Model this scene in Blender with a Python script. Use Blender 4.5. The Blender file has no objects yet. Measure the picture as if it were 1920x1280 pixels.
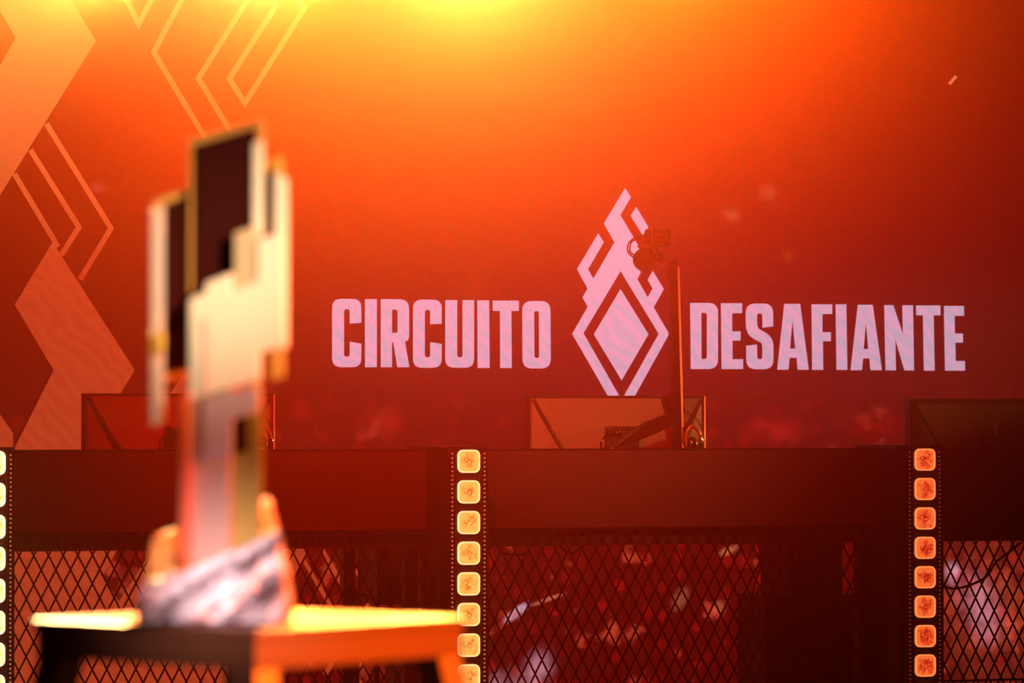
import bpy, bmesh, math, random
from mathutils import Vector, Matrix
random.seed(7)
C = bpy.context.scene.collection
S = bpy.context.scene
R = math.radians

# ------------------------------------------------------------------ camera
FPX = 7200.0                      # focal length in pixels of the 1920 wide frame (135 mm)
YAW = R(19.0)
ZC = 1.15                         # height of the lens
PITCH = math.atan(150 / FPX)
FW = Vector((math.sin(YAW) * math.cos(PITCH), math.cos(YAW) * math.cos(PITCH), math.sin(PITCH)))
RT = Vector((math.cos(YAW), -math.sin(YAW), 0))
UP = RT.cross(FW)
CAM = Vector((0, 0, ZC))
cd = bpy.data.cameras.new('camera'); cam = bpy.data.objects.new('camera', cd); C.objects.link(cam)
cam.matrix_world = Matrix(((RT.x, UP.x, -FW.x, 0), (RT.y, UP.y, -FW.y, 0), (RT.z, UP.z, -FW.z, ZC), (0, 0, 0, 1)))
cd.lens = 135; cd.sensor_width = 36; cd.clip_end = 100
cd.dof.use_dof = True; cd.dof.focus_distance = 12.5; cd.dof.aperture_fstop = 5.0
cd.dof.aperture_blades = 0
S.camera = cam

def at(px, py, Y):
    """point of the plane y = Y seen at that pixel of the photograph (measuring aid)"""
    d = FW + RT * ((px - 960) / FPX) + UP * ((640 - py) / FPX)
    return CAM + d * (Y / d.y)

YB = 10.95      # front of the light battens
YF = 11.10      # front of the desk fascias
YM = 11.50      # monitors
YS = 13.30      # the video wall

# ------------------------------------------------------------------ world, lights, exposure
S.view_settings.view_transform = 'Standard'; S.view_settings.look = 'None'
S.view_settings.exposure = 0.0; S.view_settings.gamma = 1.0; S.view_settings.use_curve_mapping = False
w = bpy.data.worlds.new('dark_arena'); S.world = w; w.use_nodes = True
w.node_tree.nodes['Background'].inputs[0].default_value = (1.0, 0.03, 0.01, 1)
w.node_tree.nodes['Background'].inputs[1].default_value = 0.012

def lamp(name, kind, loc, target, power, color, size=0.1, angle=60, blend=1.0, sy=None, spread=180):
    l = bpy.data.lights.new(name, kind); o = bpy.data.objects.new(name, l); C.objects.link(o)
    o.location = loc; l.energy = power; l.color = color
    o.rotation_euler = (Vector(target) - Vector(loc)).to_track_quat('-Z', 'Y').to_euler()
    if kind == 'SPOT': l.spot_size = R(angle); l.spot_blend = blend; l.shadow_soft_size = size
    elif kind == 'AREA':
        l.size = size; l.spread = R(spread)
        if sy: l.shape = 'RECTANGLE'; l.size_y = sy
    else: l.shadow_soft_size = size
    return o
# stage heads hung out of sight over the desks, glowing in the haze, aimed at the audience
AMB = (1.0, 0.26, 0.025)
def head(px, py, Y, down, power, color, angle, size=0.10, dx=0.0):
    p = at(px, py, Y); lamp('stage_head', 'SPOT', p, p + Vector((dx - 0.33, -1, -down)), power, color, size, angle)
HZ = 2.45
head(215, -60, 12.9, 0.0, 560*HZ, (1, 0.52, 0.06), 27)
head(520, -60, 12.9, 0.0, 400*HZ, (1, 0.55, 0.10), 28)
head(870, -90, 12.9, 0.0, 400*HZ, (1, 0.60, 0.07), 46)
head(230, -60, 12.9, 0.0, 120*HZ, (1, 0.03, 0.0), 46)
head(560, -60, 12.9, 0.0, 480*HZ, (1, 0.05, 0.0), 72)
head(1240, -120, 12.9, 0.0, 90*HZ, (1, 0.5, 0.0), 44)
head(1050, -300, 12.5, 0.3, 1050*HZ, (1, 0.012, 0.0), 60)
head(1430, -200, 12.7, 0.25, 130*HZ, (1, 0.05, 0.0), 52)
lamp('wash_fill', 'SPOT', at(760, -420, 9.6), at(760, 700, 11.0), 190*HZ, (1, 0.003, 0.0), 0.15, 64)
lamp('wash_fill', 'SPOT', at(1150, -900, 8.0), at(1140, 770, 11.4), 520, (1, 0.30, 0.09), 0.15, 20)  # unseen front wash added to brighten the monitor backs
lamp('edge_fill', 'SPOT', (8.0, 11.24, 1.9), (4.5, 11.32, 1.2), 650, (1, 0.42, 0.07), 0.1, 16)  # added lamp, brings out the right edges of boom and monitors
# warm back light over the award
lamp('back_spot', 'SPOT', (3.4, 8.32, 3.2), (1.18, 4.40, 1.0), 1300, (1.0, 0.42, 0.08), 0.12, 22, 0.5)
lamp('back_spot', 'SPOT', (1.35, 8.5, 2.6), (1.18, 4.40, 1.0), 4000, (1.0, 0.60, 0.22), 0.12, 22, 0.5)
# orange side light from the right, cream key light, pale front light on the rock
lamp('side_spot', 'SPOT', (4.4, 3.0, 1.6), (1.33, 4.35, 1.0), 2300, (1.0, 0.13, 0.006), 0.15, 20, 0.6)
lamp('key_spot', 'SPOT', (1.9, 0.9, 2.2), (1.16, 4.37, 1.36), 1250, (1.0, 0.68, 0.36), 0.1, 7.0, 1.0)
lamp('rock_spot', 'SPOT', (0.6, 0.6, 1.7), (1.15, 4.37, 0.955), 2500, (1.0, 0.68, 0.68), 0.1, 3.0, 1.0)

# ------------------------------------------------------------------ helpers
def nd(nt, t, **k):
    n = nt.nodes.new(t)
    for a, v in k.items(): setattr(n, a, v)
    return n
def mat(name, col, rough=0.5, metal=0.0, emit=None, es=1.0, noise=0.0, nscale=20, bump=0.0, spec=0.5):
    m = bpy.data.materials.new(name); m.use_nodes = True; nt = m.node_tree
    b = nt.nodes['Principled BSDF']
    b.inputs['Base Color'].default_value = (*col, 1); b.inputs['Roughness'].default_value = rough
    b.inputs['Metallic'].default_value = metal; b.inputs['Specular IOR Level'].default_value = spec
    if noise or bump:
        tc = nd(nt, 'ShaderNodeTexCoord'); n = nd(nt, 'ShaderNodeTexNoise'); n.inputs['Scale'].default_value = nscale
        n.inputs['Detail'].default_value = 5
        nt.links.new(tc.outputs['Object'], n.inputs['Vector'])
        if noise:
            r = nd(nt, 'ShaderNodeMixRGB'); r.inputs[1].default_value = (*[c * (1 - noise) for c in col], 1)
            r.inputs[2].default_value = (*[min(1, c * (1 + noise)) for c in col], 1)
            nt.links.new(n.outputs['Fac'], r.inputs[0]); nt.links.new(r.outputs[0], b.inputs['Base Color'])
        if bump:
            bp = nd(nt, 'ShaderNodeBump'); bp.inputs['Strength'].default_value = bump; bp.inputs['Distance'].default_value = 0.01
            nt.links.new(n.outputs['Fac'], bp.inputs['Height']); nt.links.new(bp.outputs[0], b.inputs['Normal'])
    if emit:
        b.inputs['Emission Color'].default_value = (*emit, 1); b.inputs['Emission Strength'].default_value = es
    return m

def tag(o, label=None, cat=None, group=None, kind=None):
    if label: o['label'] = label
    if cat: o['category'] = cat
    if group: o['group'] = group
    if kind: o['kind'] = kind
    return o
def empty(name, loc, label, cat, rz=0, group=None):
    o = bpy.data.objects.new(name, None); C.objects.link(o); o.location = loc; o.rotation_euler = (0, 0, rz)
    o.empty_display_size = 0.05
    return tag(o, label, cat, group)
def obj(name, bm, m, parent=None, loc=None, smooth=False, bevel=0.0):
    """one mesh object; bm is in the parent's space (or the world's)"""
    me = bpy.data.meshes.new(name)
    if smooth:
        for f in bm.faces: f.smooth = True
    bmesh.ops.recalc_face_normals(bm, faces=bm.faces[:]) if bm.faces else None
    bm.to_mesh(me); bm.free(); me.materials.append(m)
    o = bpy.data.objects.new(name, me); C.objects.link(o)
    if parent: o.parent = parent
    if loc is not None: o.location = loc
    if bevel:
        b = o.modifiers.new('bevel', 'BEVEL'); b.width = bevel; b.segments = 2; b.limit_method = 'ANGLE'
    return o
def box(bm, x0, x1, y0, y1, z0, z1):
    v = [bm.verts.new((x, y, z)) for x in (x0, x1) for y in (y0, y1) for z in (z0, z1)]
    for f in ((0,1,3,2),(4,6,7,5),(0,4,5,1),(2,3,7,6),(0,2,6,4),(1,5,7,3)): bm.faces.new([v[i] for i in f])
    return v
def bx(*a): bm = bmesh.new(); box(bm, *a); return bm
def bar(bm, p, q, w, h=None):
    """rectangular bar from p to q"""
    h = h or w; p, q = Vector(p), Vector(q); d = (q - p).normalized()
    s = d.cross(Vector((0, 0, 1)));
    if s.length < 1e-3: s = Vector((1, 0, 0))
    s.normalize(); t = s.cross(d).normalized()
    v = [bm.verts.new(e + s * a * w / 2 + t * b * h / 2) for e in (p, q) for a, b in ((-1,-1),(1,-1),(1,1),(-1,1))]
    for f in ((0,1,2,3),(7,6,5,4),(0,4,5,1),(1,5,6,2),(2,6,7,3),(3,7,4,0)): bm.faces.new([v[i] for i in f])
def tube(bm, pts, r, n=10, rad=None):
    """round tube along pts"""
    pts = [Vector(p) for p in pts]; rings = []
    for i, p in enumerate(pts):
        d = (pts[min(i+1, len(pts)-1)] - pts[max(i-1, 0)]).normalized()
        s = d.cross(Vector((0.13, 0.31, 0.94))).normalized(); t = d.cross(s)
        rr = rad[i] if rad else r
        rings.append([bm.verts.new(p + (s * math.cos(a) + t * math.sin(a)) * rr) for a in [2*math.pi*k/n for k in range(n)]])
    for a, b in zip(rings, rings[1:]):
        for k in range(n): bm.faces.new((a[k], a[(k+1)%n], b[(k+1)%n], b[k]))
    bm.faces.new(rings[0][::-1]); bm.faces.new(rings[-1])
def smooth_path(pts, n=6):
    """Catmull-Rom through pts"""
    P = [Vector(p) for p in pts]; P = [P[0]*2-P[1]] + P + [P[-1]*2-P[-2]]; out = []
    for i in range(1, len(P)-2):
        for k in range(n):
            t = k / n; a, b, c, d = P[i-1:i+3]
            out.append(0.5*((2*b)+(c-a)*t+(2*a-5*b+4*c-d)*t*t+(3*b-a-3*c+d)*t**3))
    out.append(P[-2]); return out
def prism(bm, poly, y0, y1):
    """polygon of (x, z) points between y0 and y1"""
    a = [bm.verts.new((x, y0, z)) for x, z in poly]; b = [bm.verts.new((x, y1, z)) for x, z in poly]
    bm.faces.new(a); bm.faces.new(b[::-1])
    for i in range(len(poly)):
        j = (i+1) % len(poly); bm.faces.new((a[j], a[i], b[i], b[j]))
def rnd(pts, k=5):
    """pts of (x, y[, r]) -> outline with rounded corners"""
    out = []; n = len(pts)
    for i, p in enumerate(pts):
        r = p[2] if len(p) > 2 else 0
        v = Vector(p[:2])
        if not r: out.append(tuple(v)); continue
        a = Vector(pts[i-1][:2]) - v; b = Vector(pts[(i+1) % n][:2]) - v
        ra = min(r, a.length*0.5); rb = min(r, b.length*0.5)
        A = v + a.normalized()*ra; B = v + b.normalized()*rb
        for j in range(k+1):
            t = j/k; out.append(tuple(A*(1-t)**2 + v*2*t*(1-t) + B*t*t))
    return out
def flat(name, loops, m, parent, Y, th=0.0015):
    """flat filled figure of several outlines (holes allowed), given as (x, z) in metres, a hair thick"""
    cu = bpy.data.curves.new(name, 'CURVE'); cu.dimensions = '2D'; cu.fill_mode = 'BOTH'; cu.extrude = th/2
    for L in loops:
        s = cu.splines.new('POLY'); s.points.add(len(L)-1); s.use_cyclic_u = True
        for i, (x, z) in enumerate(L): s.points[i].co = (x, z, 0, 1)
    t = bpy.data.objects.new(name, cu); C.objects.link(t)
    me = bpy.data.meshes.new_from_object(t); bpy.data.objects.remove(t); bpy.data.curves.remove(cu)
    for v in me.vertices: v.co = Vector((v.co.x, Y - v.co.z, v.co.y))
    me.materials.clear(); me.materials.append(m); me.name = name
    o = bpy.data.objects.new(name, me); C.objects.link(o); o.parent = parent
    return o
def stroke(pts, w):
    """mitred outline of a polyline"""
    P = [Vector(p) for p in pts]; L, Rr = [], []
    for i, p in enumerate(P):
        a = (p - P[i-1]).normalized() if i else None
        b = (P[i+1] - p).normalized() if i < len(P)-1 else None
        na = Vector((-a.y, a.x)) if a else None; nb = Vector((-b.y, b.x)) if b else None
        if na is None: m_ = nb
        elif nb is None: m_ = na
        else: m_ = (na+nb).normalized(); m_ = m_ / m_.dot(na)
        L.append(tuple(p + m_*w/2)); Rr.append(tuple(p - m_*w/2))
    return L + Rr[::-1]

# ------------------------------------------------------------------ materials
black = mat('black_satin', (0.012, 0.010, 0.010), 0.45, noise=0.2)
black_gloss = mat('black_gloss', (0.010, 0.006, 0.006), 0.22)
fascia_m = mat('fascia_black_paint', (0.05, 0.035, 0.035), 0.55, noise=0.15, nscale=8)
mesh_m = mat('black_steel_mesh', (0.02, 0.012, 0.012), 0.5, 0.3, noise=0.2)
shell_m = mat('grey_plastic', (0.22, 0.17, 0.13), 0.35, noise=0.08, nscale=30)
shell_dark = mat('dark_plastic', (0.03, 0.02, 0.02), 0.4, noise=0.1)
chrome = mat('chrome', (0.8, 0.75, 0.7), 0.15, 1.0, noise=0.05)
white_m = mat('award_white', (0.80, 0.74, 0.70), 0.35, noise=0.04, nscale=9)
lilac_m = mat('award_lilac', (0.50, 0.36, 0.50), 0.3, noise=0.05, nscale=9)
gold_m = mat('award_gold', (0.80, 0.45, 0.10), 0.35, 0.6, noise=0.08)
olive_m = mat('award_olive', (0.30, 0.20, 0.01), 0.4, 0.2, noise=0.1)
glass_m = mat('award_black_glass', (0.035, 0.002, 0.001), 0.35, noise=0.2, nscale=6, spec=0.15)
wood_m = mat('brown_painted_wood', (0.15, 0.055, 0.025), 0.32, noise=0.15, nscale=14)
floor_m = mat('stage_floor', (0.02, 0.015, 0.015), 0.35, noise=0.3, nscale=3)

# ------------------------------------------------------------------ setting
bm = bx(-6, 14, -2, 16, -0.1, 0); tag(obj('floor', bm, floor_m), kind='structure')
bm = bx(-6, 14, 13.75, 13.9, 0, 6.5); tag(obj('wall_back', bm, black), kind='structure')

# ------------------------------------------------------------------ the video wall
def pz(px, py, Y=YS): p = at(px, py, Y); return (p.x, p.z)
xl, xr = at(-900, 640, YS).x, at(2700, 640, YS).x

def screen_material():
    """what the wall shows as its backdrop: deep red, out of focus crowd lights in its lower part, LED pixel rows"""
    m = bpy.data.materials.new('led_picture'); m.use_nodes = True; nt = m.node_tree; nt.nodes.clear()
    L = nt.links.new
    out = nd(nt, 'ShaderNodeOutputMaterial'); em = nd(nt, 'ShaderNodeEmission'); L(em.outputs[0], out.inputs[0])
    tc = nd(nt, 'ShaderNodeTexCoord'); sp = nd(nt, 'ShaderNodeSeparateXYZ'); L(tc.outputs['Object'], sp.inputs[0])
    def math_(op, a, b=None, c=None, clamp=False):
        n = nd(nt, 'ShaderNodeMath', operation=op, use_clamp=clamp)
        for i, v in enumerate((a, b, c)):
            if v is None: continue
            if isinstance(v, (int, float)): n.inputs[i].default_value = v
            else: L(v, n.inputs[i])
        return n.outputs[0]
    X, Z = sp.outputs[0], sp.outputs[2]
    low = nd(nt, 'ShaderNodeMapRange'); L(Z, low.inputs[0])
    low.inputs[1].default_value = 1.35; low.inputs[2].default_value = 0.75; low.inputs[3].default_value = 0; low.inputs[4].default_value = 1
    low = low.outputs[0]
    # crowd: voronoi cells (bokeh balls) and streaks
    vo = nd(nt, 'ShaderNodeTexVoronoi'); vo.inputs['Scale'].default_value = 16; L(tc.outputs['Object'], vo.inputs['Vector'])
    cell = nd(nt, 'ShaderNodeSeparateColor'); L(vo.outputs['Color'], cell.inputs[0])
    ball = nd(nt, 'ShaderNodeMapRange'); L(vo.outputs['Distance'], ball.inputs[0])
    ball.inputs[1].default_value = 0.46; ball.inputs[2].default_value = 0.34; ball.inputs[3].default_value = 0; ball.inputs[4].default_value = 1
    bb = math_('MULTIPLY', ball.outputs[0], math_('POWER', cell.outputs[0], 2.0))
    bb = math_('MULTIPLY', bb, low)
    no = nd(nt, 'ShaderNodeTexNoise'); no.inputs['Scale'].default_value = 9; no.inputs['Detail'].default_value = 6
    L(tc.outputs['Object'], no.inputs['Vector'])
    hi = nd(nt, 'ShaderNodeMapRange'); L(no.outputs['Fac'], hi.inputs[0])
    hi.inputs[1].default_value = 0.60; hi.inputs[2].default_value = 0.74; hi.inputs[3].default_value = 0; hi.inputs[4].default_value = 1
    hil = math_('MULTIPLY', hi.outputs[0], low)
    base = nd(nt, 'ShaderNodeRGB'); base.outputs[0].default_value = (0.085, 0.0012, 0.0006, 1)
    def add(c, fac, col):
        mx = nd(nt, 'ShaderNodeMixRGB', blend_type='ADD'); L(fac, mx.inputs[0]); L(c, mx.inputs[1]); mx.inputs[2].default_value = (*col, 1)
        return mx.outputs[0]
    c = base.outputs[0]
    c = add(c, bb, (0.22, 0.002, 0.002)); c = add(c, hil, (0.45, 0.05, 0.02))
    n2 = nd(nt, 'ShaderNodeTexNoise'); n2.inputs['Scale'].default_value = 14; n2.inputs['Detail'].default_value = 3; L(tc.outputs['Object'], n2.inputs['Vector'])
    br_ = nd(nt, 'ShaderNodeMapRange'); L(n2.outputs['Fac'], br_.inputs[0]); br_.inputs[1].default_value = 0.35; br_.inputs[2].default_value = 0.65; br_.inputs[3].default_value = 0.35; br_.inputs[4].default_value = 1.35
    blotch = br_.outputs[0]
    def blob(c, px, py, rx, ry, rot, col, soft=1.0):
        q = at(px, py, YS); s = 1 / 530.0
        dx = math_('SUBTRACT', X, q.x); dz = math_('SUBTRACT', Z, q.z)
        ca, sa = math.cos(R(rot)), math.sin(R(rot))
        u = math_('ADD', math_('MULTIPLY', dx, ca / (rx*s)), math_('MULTIPLY', dz, sa / (rx*s)))
        v = math_('ADD', math_('MULTIPLY', dx, -sa / (ry*s)), math_('MULTIPLY', dz, ca / (ry*s)))
        d = math_('SQRT', math_('ADD', math_('MULTIPLY', u, u), math_('MULTIPLY', v, v)))
        f = nd(nt, 'ShaderNodeMapRange', interpolation_type='SMOOTHSTEP'); L(d, f.inputs[0])
        f.inputs[1].default_value = 1.0; f.inputs[2].default_value = 1.0 - soft; f.inputs[3].default_value = 0; f.inputs[4].default_value = 1
        return add(c, math_('MULTIPLY', f.outputs[0], blotch), col)
    c = blob(c, 1850, 1140, 190, 210, 20, (0.36, 0.05, 0.02))
    c = blob(c, 1840, 1140, 60, 100, 15, (0.24, 0.17, 0.25), 0.9); c = blob(c, 1800, 1090, 40, 60, -20, (0.14, 0.04, 0.05), 0.9)
    c = blob(c, 1786, 1075, 26, 34, 0, (0.32, 0.26, 0.36), 0.8)
    c = blob(c, 968, 1148, 40, 12, 35, (0.55, 0.36, 0.48), 0.6)
    c = blob(c, 1025, 1124, 50, 6, 18, (0.4, 0.12, 0.06), 0.7)
    c = blob(c, 1005, 1260, 70, 45, 60, (0.42, 0.20, 0.26))
    c = blob(c, 940, 1290, 60, 45, 0, (0.4, 0.20, 0.26))
    c = blob(c, 1275, 1122, 34, 22, 60, (0.4, 0.14, 0.06))
    c = blob(c, 1365, 1032, 30, 12, 20, (0.55, 0.2, 0.08))
    c = blob(c, 1348, 1140, 20, 22, 0, (0.35, 0.10, 0.05))
    c = blob(c, 565, 770, 34, 34, 0, (0.12, 0.0, 0.0)); c = blob(c, 720, 790, 60, 45, 0, (0.12, 0.004, 0.002))
    c = blob(c, 1450, 805, 90, 45, 0, (0.22, 0.004, 0.004)); c = blob(c, 1640, 800, 90, 45, 0, (0.13, 0.0, 0.0))
    c = blob(c, 1438, 362, 30, 26, 0, (0.10, 0.05, 0.02)); c = blob(c, 1370, 403, 30, 22, -20, (0.10, 0.06, 0.03))
    c = blob(c, 1478, 480, 20, 16, 0, (0.10, 0.03, 0.0)); c = blob(c, 890, 540, 38, 36, 0, (0.08, 0.012, 0.0))
    c = blob(c, 1290, 430, 45, 30, 0, (0.08, 0.01, 0.0)); c = blob(c, 185, 352, 28, 18, 0, (0.12, 0.03, 0.02))
    c = blob(c, 1300, 830, 45, 20, 0, (0.2, 0.02, 0.01))
    # LED pixel grid
    gx = math_('SINE', math_('MULTIPLY', X, 2*math.pi/0.0058)); gz = math_('SINE', math_('MULTIPLY', Z, 2*math.pi/0.0058))
    g = math_('ADD', math_('MULTIPLY', math_('ADD', gx, gz), 0.09), 0.95)
    sc = nd(nt, 'ShaderNodeVectorMath', operation='SCALE'); L(c, sc.inputs[0]); L(g, sc.inputs[3])
    L(sc.outputs[0], em.inputs[0]); em.inputs[1].default_value = 1.0
    return m
def led_print(name, ca, cb, mo=1.0):
    """lit pixels of a figure on the wall, with the colour moire of its LED rows"""
    m = bpy.data.materials.new(name); m.use_nodes = True; nt = m.node_tree; nt.nodes.clear(); L = nt.links.new
    out = nd(nt, 'ShaderNodeOutputMaterial'); em = nd(nt, 'ShaderNodeEmission'); L(em.outputs[0], out.inputs[0])
    tc = nd(nt, 'ShaderNodeTexCoord')
    wv = nd(nt, 'ShaderNodeTexWave', wave_type='BANDS', bands_direction='DIAGONAL'); wv.inputs['Scale'].default_value = 9
    wv.inputs['Distortion'].default_value = 7; wv.inputs['Detail'].default_value = 3; wv.inputs['Detail Scale'].default_value = 1.5
    L(tc.outputs['Object'], wv.inputs['Vector'])
    mx = nd(nt, 'ShaderNodeMixRGB'); mx.inputs[1].default_value = (*ca, 1); mx.inputs[2].default_value = (*cb, 1)
    L(wv.outputs['Fac'], mx.inputs[0])
    sp = nd(nt, 'ShaderNodeSeparateXYZ'); L(tc.outputs['Object'], sp.inputs[0])
    k = []
    for i in (0, 2):
        a = nd(nt, 'ShaderNodeMath', operation='MULTIPLY'); L(sp.outputs[i], a.inputs[0]); a.inputs[1].default_value = 2*math.pi/0.0062
        b = nd(nt, 'ShaderNodeMath', operation='SINE'); L(a.outputs[0], b.inputs[0]); k.append(b.outputs[0])
    a = nd(nt, 'ShaderNodeMath', operation='ADD'); L(k[0], a.inputs[0]); L(k[1], a.inputs[1])
    b = nd(nt, 'ShaderNodeMath', operation='MULTIPLY_ADD'); L(a.outputs[0], b.inputs[0]); b.inputs[1].default_value = 0.06*mo; b.inputs[2].default_value = 1.0
    sc = nd(nt, 'ShaderNodeVectorMath', operation='SCALE'); L(mx.outputs[0], sc.inputs[0]); L(b.outputs[0], sc.inputs[3])
    L(sc.outputs[0], em.inputs[0])
    return m
wall = empty('led_video_wall', ((xl+xr)/2, YS+0.06, 0.02), 'huge LED wall showing a red picture with lilac wording, emblem and chevrons behind the desks', 'screen')
off = Vector(wall.location)
obj('screen_face', bx(xl-off.x, xr-off.x, -0.06, 0.06, 0.0, 4.6), None or mat('cabinet_black', (0.01, 0.01, 0.01), 0.6, noise=0.1), wall).name = 'cabinet'
bm = bmesh.new()
v = [bm.verts.new(p) for p in ((xl, YS-0.003, 0.03), (xr, YS-0.003, 0.03), (xr, YS-0.003, 4.6), (xl, YS-0.003, 4.6))]; bm.faces.new(v)
pic = obj('picture_surface', bm, screen_material(), wall); pic.matrix_parent_inverse = Matrix.Translation(-off)
letter_m = led_print('lilac_pixels', (0.70, 0.38, 0.55), (0.50, 0.40, 0.54))
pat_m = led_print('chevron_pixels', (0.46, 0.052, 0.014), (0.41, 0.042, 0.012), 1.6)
# chevron colour blends from salmon below to amber above
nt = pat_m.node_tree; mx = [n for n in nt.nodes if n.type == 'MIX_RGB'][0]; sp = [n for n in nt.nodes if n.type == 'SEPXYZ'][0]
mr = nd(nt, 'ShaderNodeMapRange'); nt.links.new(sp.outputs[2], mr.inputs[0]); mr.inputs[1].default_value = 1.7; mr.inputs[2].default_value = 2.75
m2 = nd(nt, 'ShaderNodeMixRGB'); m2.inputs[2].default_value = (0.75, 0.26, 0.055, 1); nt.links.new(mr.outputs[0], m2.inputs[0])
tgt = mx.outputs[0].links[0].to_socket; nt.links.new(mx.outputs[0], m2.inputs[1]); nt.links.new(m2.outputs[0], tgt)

def figure(name, loops, m, Y, th=0.0015):
    o = flat(name, [[pz(x, y) for x, y in L] for L in loops], m, wall, Y, th); o.matrix_parent_inverse = Matrix.Translation(-off); return o
def zoomed(loops, ox, oy, s): return [[(ox + x/s, oy + y/s) for x, y in rnd(L)] for L in loops]
CI = [
 [[(90,168,70),(318,168,70),(318,355),(228,362),(228,248,20),(183,248,20),(183,620,20),(228,620,20),(228,502),(318,518),(318,702,70),(90,702,70)]],
 [[(347,170),(440,170),(440,702),(347,702)]],
 [[(471,170),(692,172,75),(692,490,40),(660,503),(694,702),(600,702),(568,507),(558,507),(558,702),(471,702)],[(558,252),(602,252,16),(602,433,16),(558,433)]],
 [[(723,174,70),(947,174,70),(947,362),(857,367),(857,254,20),(815,254,20),(815,625,20),(857,625,20),(857,506),(947,520),(947,706,70),(723,706,70)]],
 [[(975,178),(1068,178),(1068,625,20),(1110,625,20),(1110,178),(1200,178),(1200,706,70),(975,706,70)]],
 [[(1226,180),(1318,180),(1322,708),(1228,708)]],
 [[(1347,182),(1550,182),(1550,262),(1492,262),(1495,708),(1405,708),(1403,262),(1347,262)]],
 [[(1577,185,75),(1797,185,75),(1800,712,75),(1580,712,75)],[(1670,263,20),(1708,263,20),(1710,630,20),(1672,630,20)]]]
DE = [
 [[(108,92),(280,92,60),(280,502,60),(112,502)],[(177,153),(212,153,18),(212,440,18),(178,440)]],
 [[(299,94),(430,94),(430,156),(368,156),(368,268),(420,268),(420,326),(370,326),(370,441),(436,441),(436,502),(303,502)]],
 [[(452,96,60),(622,96,60),(622,238),(556,246),(556,157,16),(522,157,16),(524,250,28),(585,280,35),(624,325,45),(624,503,60),(457,503,60),(455,358),(522,350),(524,441,16),(556,441,16),(556,338,25),(500,318,35),(454,270,50)]],
 [[(692,98),(790,98),(843,506),(775,506),(768,432),(725,432),(717,506),(648,506)],[(742,195),(760,375),(727,375)]],
 [[(861,101),(989,101),(989,161),(928,161),(928,274),(980,274),(980,330),(931,330),(933,507),(865,507)]],
 [[(1010,101),(1076,101),(1083,507),(1016,507)]],
 [[(1148,104),(1240,104),(1297,509),(1226,509),(1220,436),(1180,436),(1173,509),(1103,509)],[(1198,205),(1213,378),(1184,378)]],
 [[(1312,106),(1368,106),(1428,290),(1424,107),(1490,107),(1496,511),(1437,511),(1380,315),(1384,510),(1320,510)]],
 [[(1510,108),(1660,108),(1660,169),(1618,169),(1624,512),(1558,512),(1552,169),(1510,169)]],
 [[(1682,111),(1805,111),(1807,172),(1748,172),(1750,282),(1800,282),(1800,338),(1752,338),(1755,452),(1812,452),(1813,512),(1689,512)]]]
for g in CI: figure('letter', zoomed(g, 600, 520, 4.174), letter_m, YS-0.008)
for g in DE: figure('letter', zoomed(g, 1260, 540, 3.310), letter_m, YS-0.008)
EM = [[(316,55),(342,97),(294,177),(381,325),(350,377),(387,437),(371,467),(418,550),(440,510),(418,470),(441,430),(491,512),(445,595),(515,715),(300,1103),(76,715),(147,592),(123,550),(146,510),(98,422),(194,260),(219,300),(148,422),(172,465),(268,300),(219,215)],
      [(295,430),(468,715),(300,1015),(127,712)]]
figure('flame_emblem', zoomed(EM, 1040, 330, 2.4167), letter_m, YS-0.008)
figure('emblem_diamond', zoomed([[(295,512),(421,717),(300,925),(174,717)]], 1040, 330, 2.4167), letter_m, YS-0.008)
figure('emblem_spark', zoomed([[(366,140),(341,180),(395,268),(421,232)]], 1040, 330, 2.4167), letter_m, YS-0.008)
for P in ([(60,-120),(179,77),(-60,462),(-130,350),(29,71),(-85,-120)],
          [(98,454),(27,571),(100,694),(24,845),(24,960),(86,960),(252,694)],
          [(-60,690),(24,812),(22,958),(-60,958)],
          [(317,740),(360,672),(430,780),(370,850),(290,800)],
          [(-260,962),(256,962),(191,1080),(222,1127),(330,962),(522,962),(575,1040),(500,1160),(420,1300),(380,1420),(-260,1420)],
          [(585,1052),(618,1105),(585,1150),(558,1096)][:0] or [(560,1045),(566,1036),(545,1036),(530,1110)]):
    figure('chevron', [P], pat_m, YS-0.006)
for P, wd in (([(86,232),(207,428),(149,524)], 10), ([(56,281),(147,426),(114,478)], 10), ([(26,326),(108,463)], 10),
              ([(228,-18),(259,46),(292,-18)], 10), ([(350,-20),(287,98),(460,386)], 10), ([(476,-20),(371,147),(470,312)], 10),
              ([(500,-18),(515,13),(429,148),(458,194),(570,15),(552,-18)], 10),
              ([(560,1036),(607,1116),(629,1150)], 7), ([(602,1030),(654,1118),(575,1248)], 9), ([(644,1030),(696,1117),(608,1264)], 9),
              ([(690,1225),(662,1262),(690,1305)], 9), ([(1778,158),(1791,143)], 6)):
    figure('chevron_line', [stroke(P, wd)], pat_m if wd != 6 else mat('spark_pixels', (0, 0, 0), emit=(0.6, 0.16, 0.05)), YS-0.009)

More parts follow.
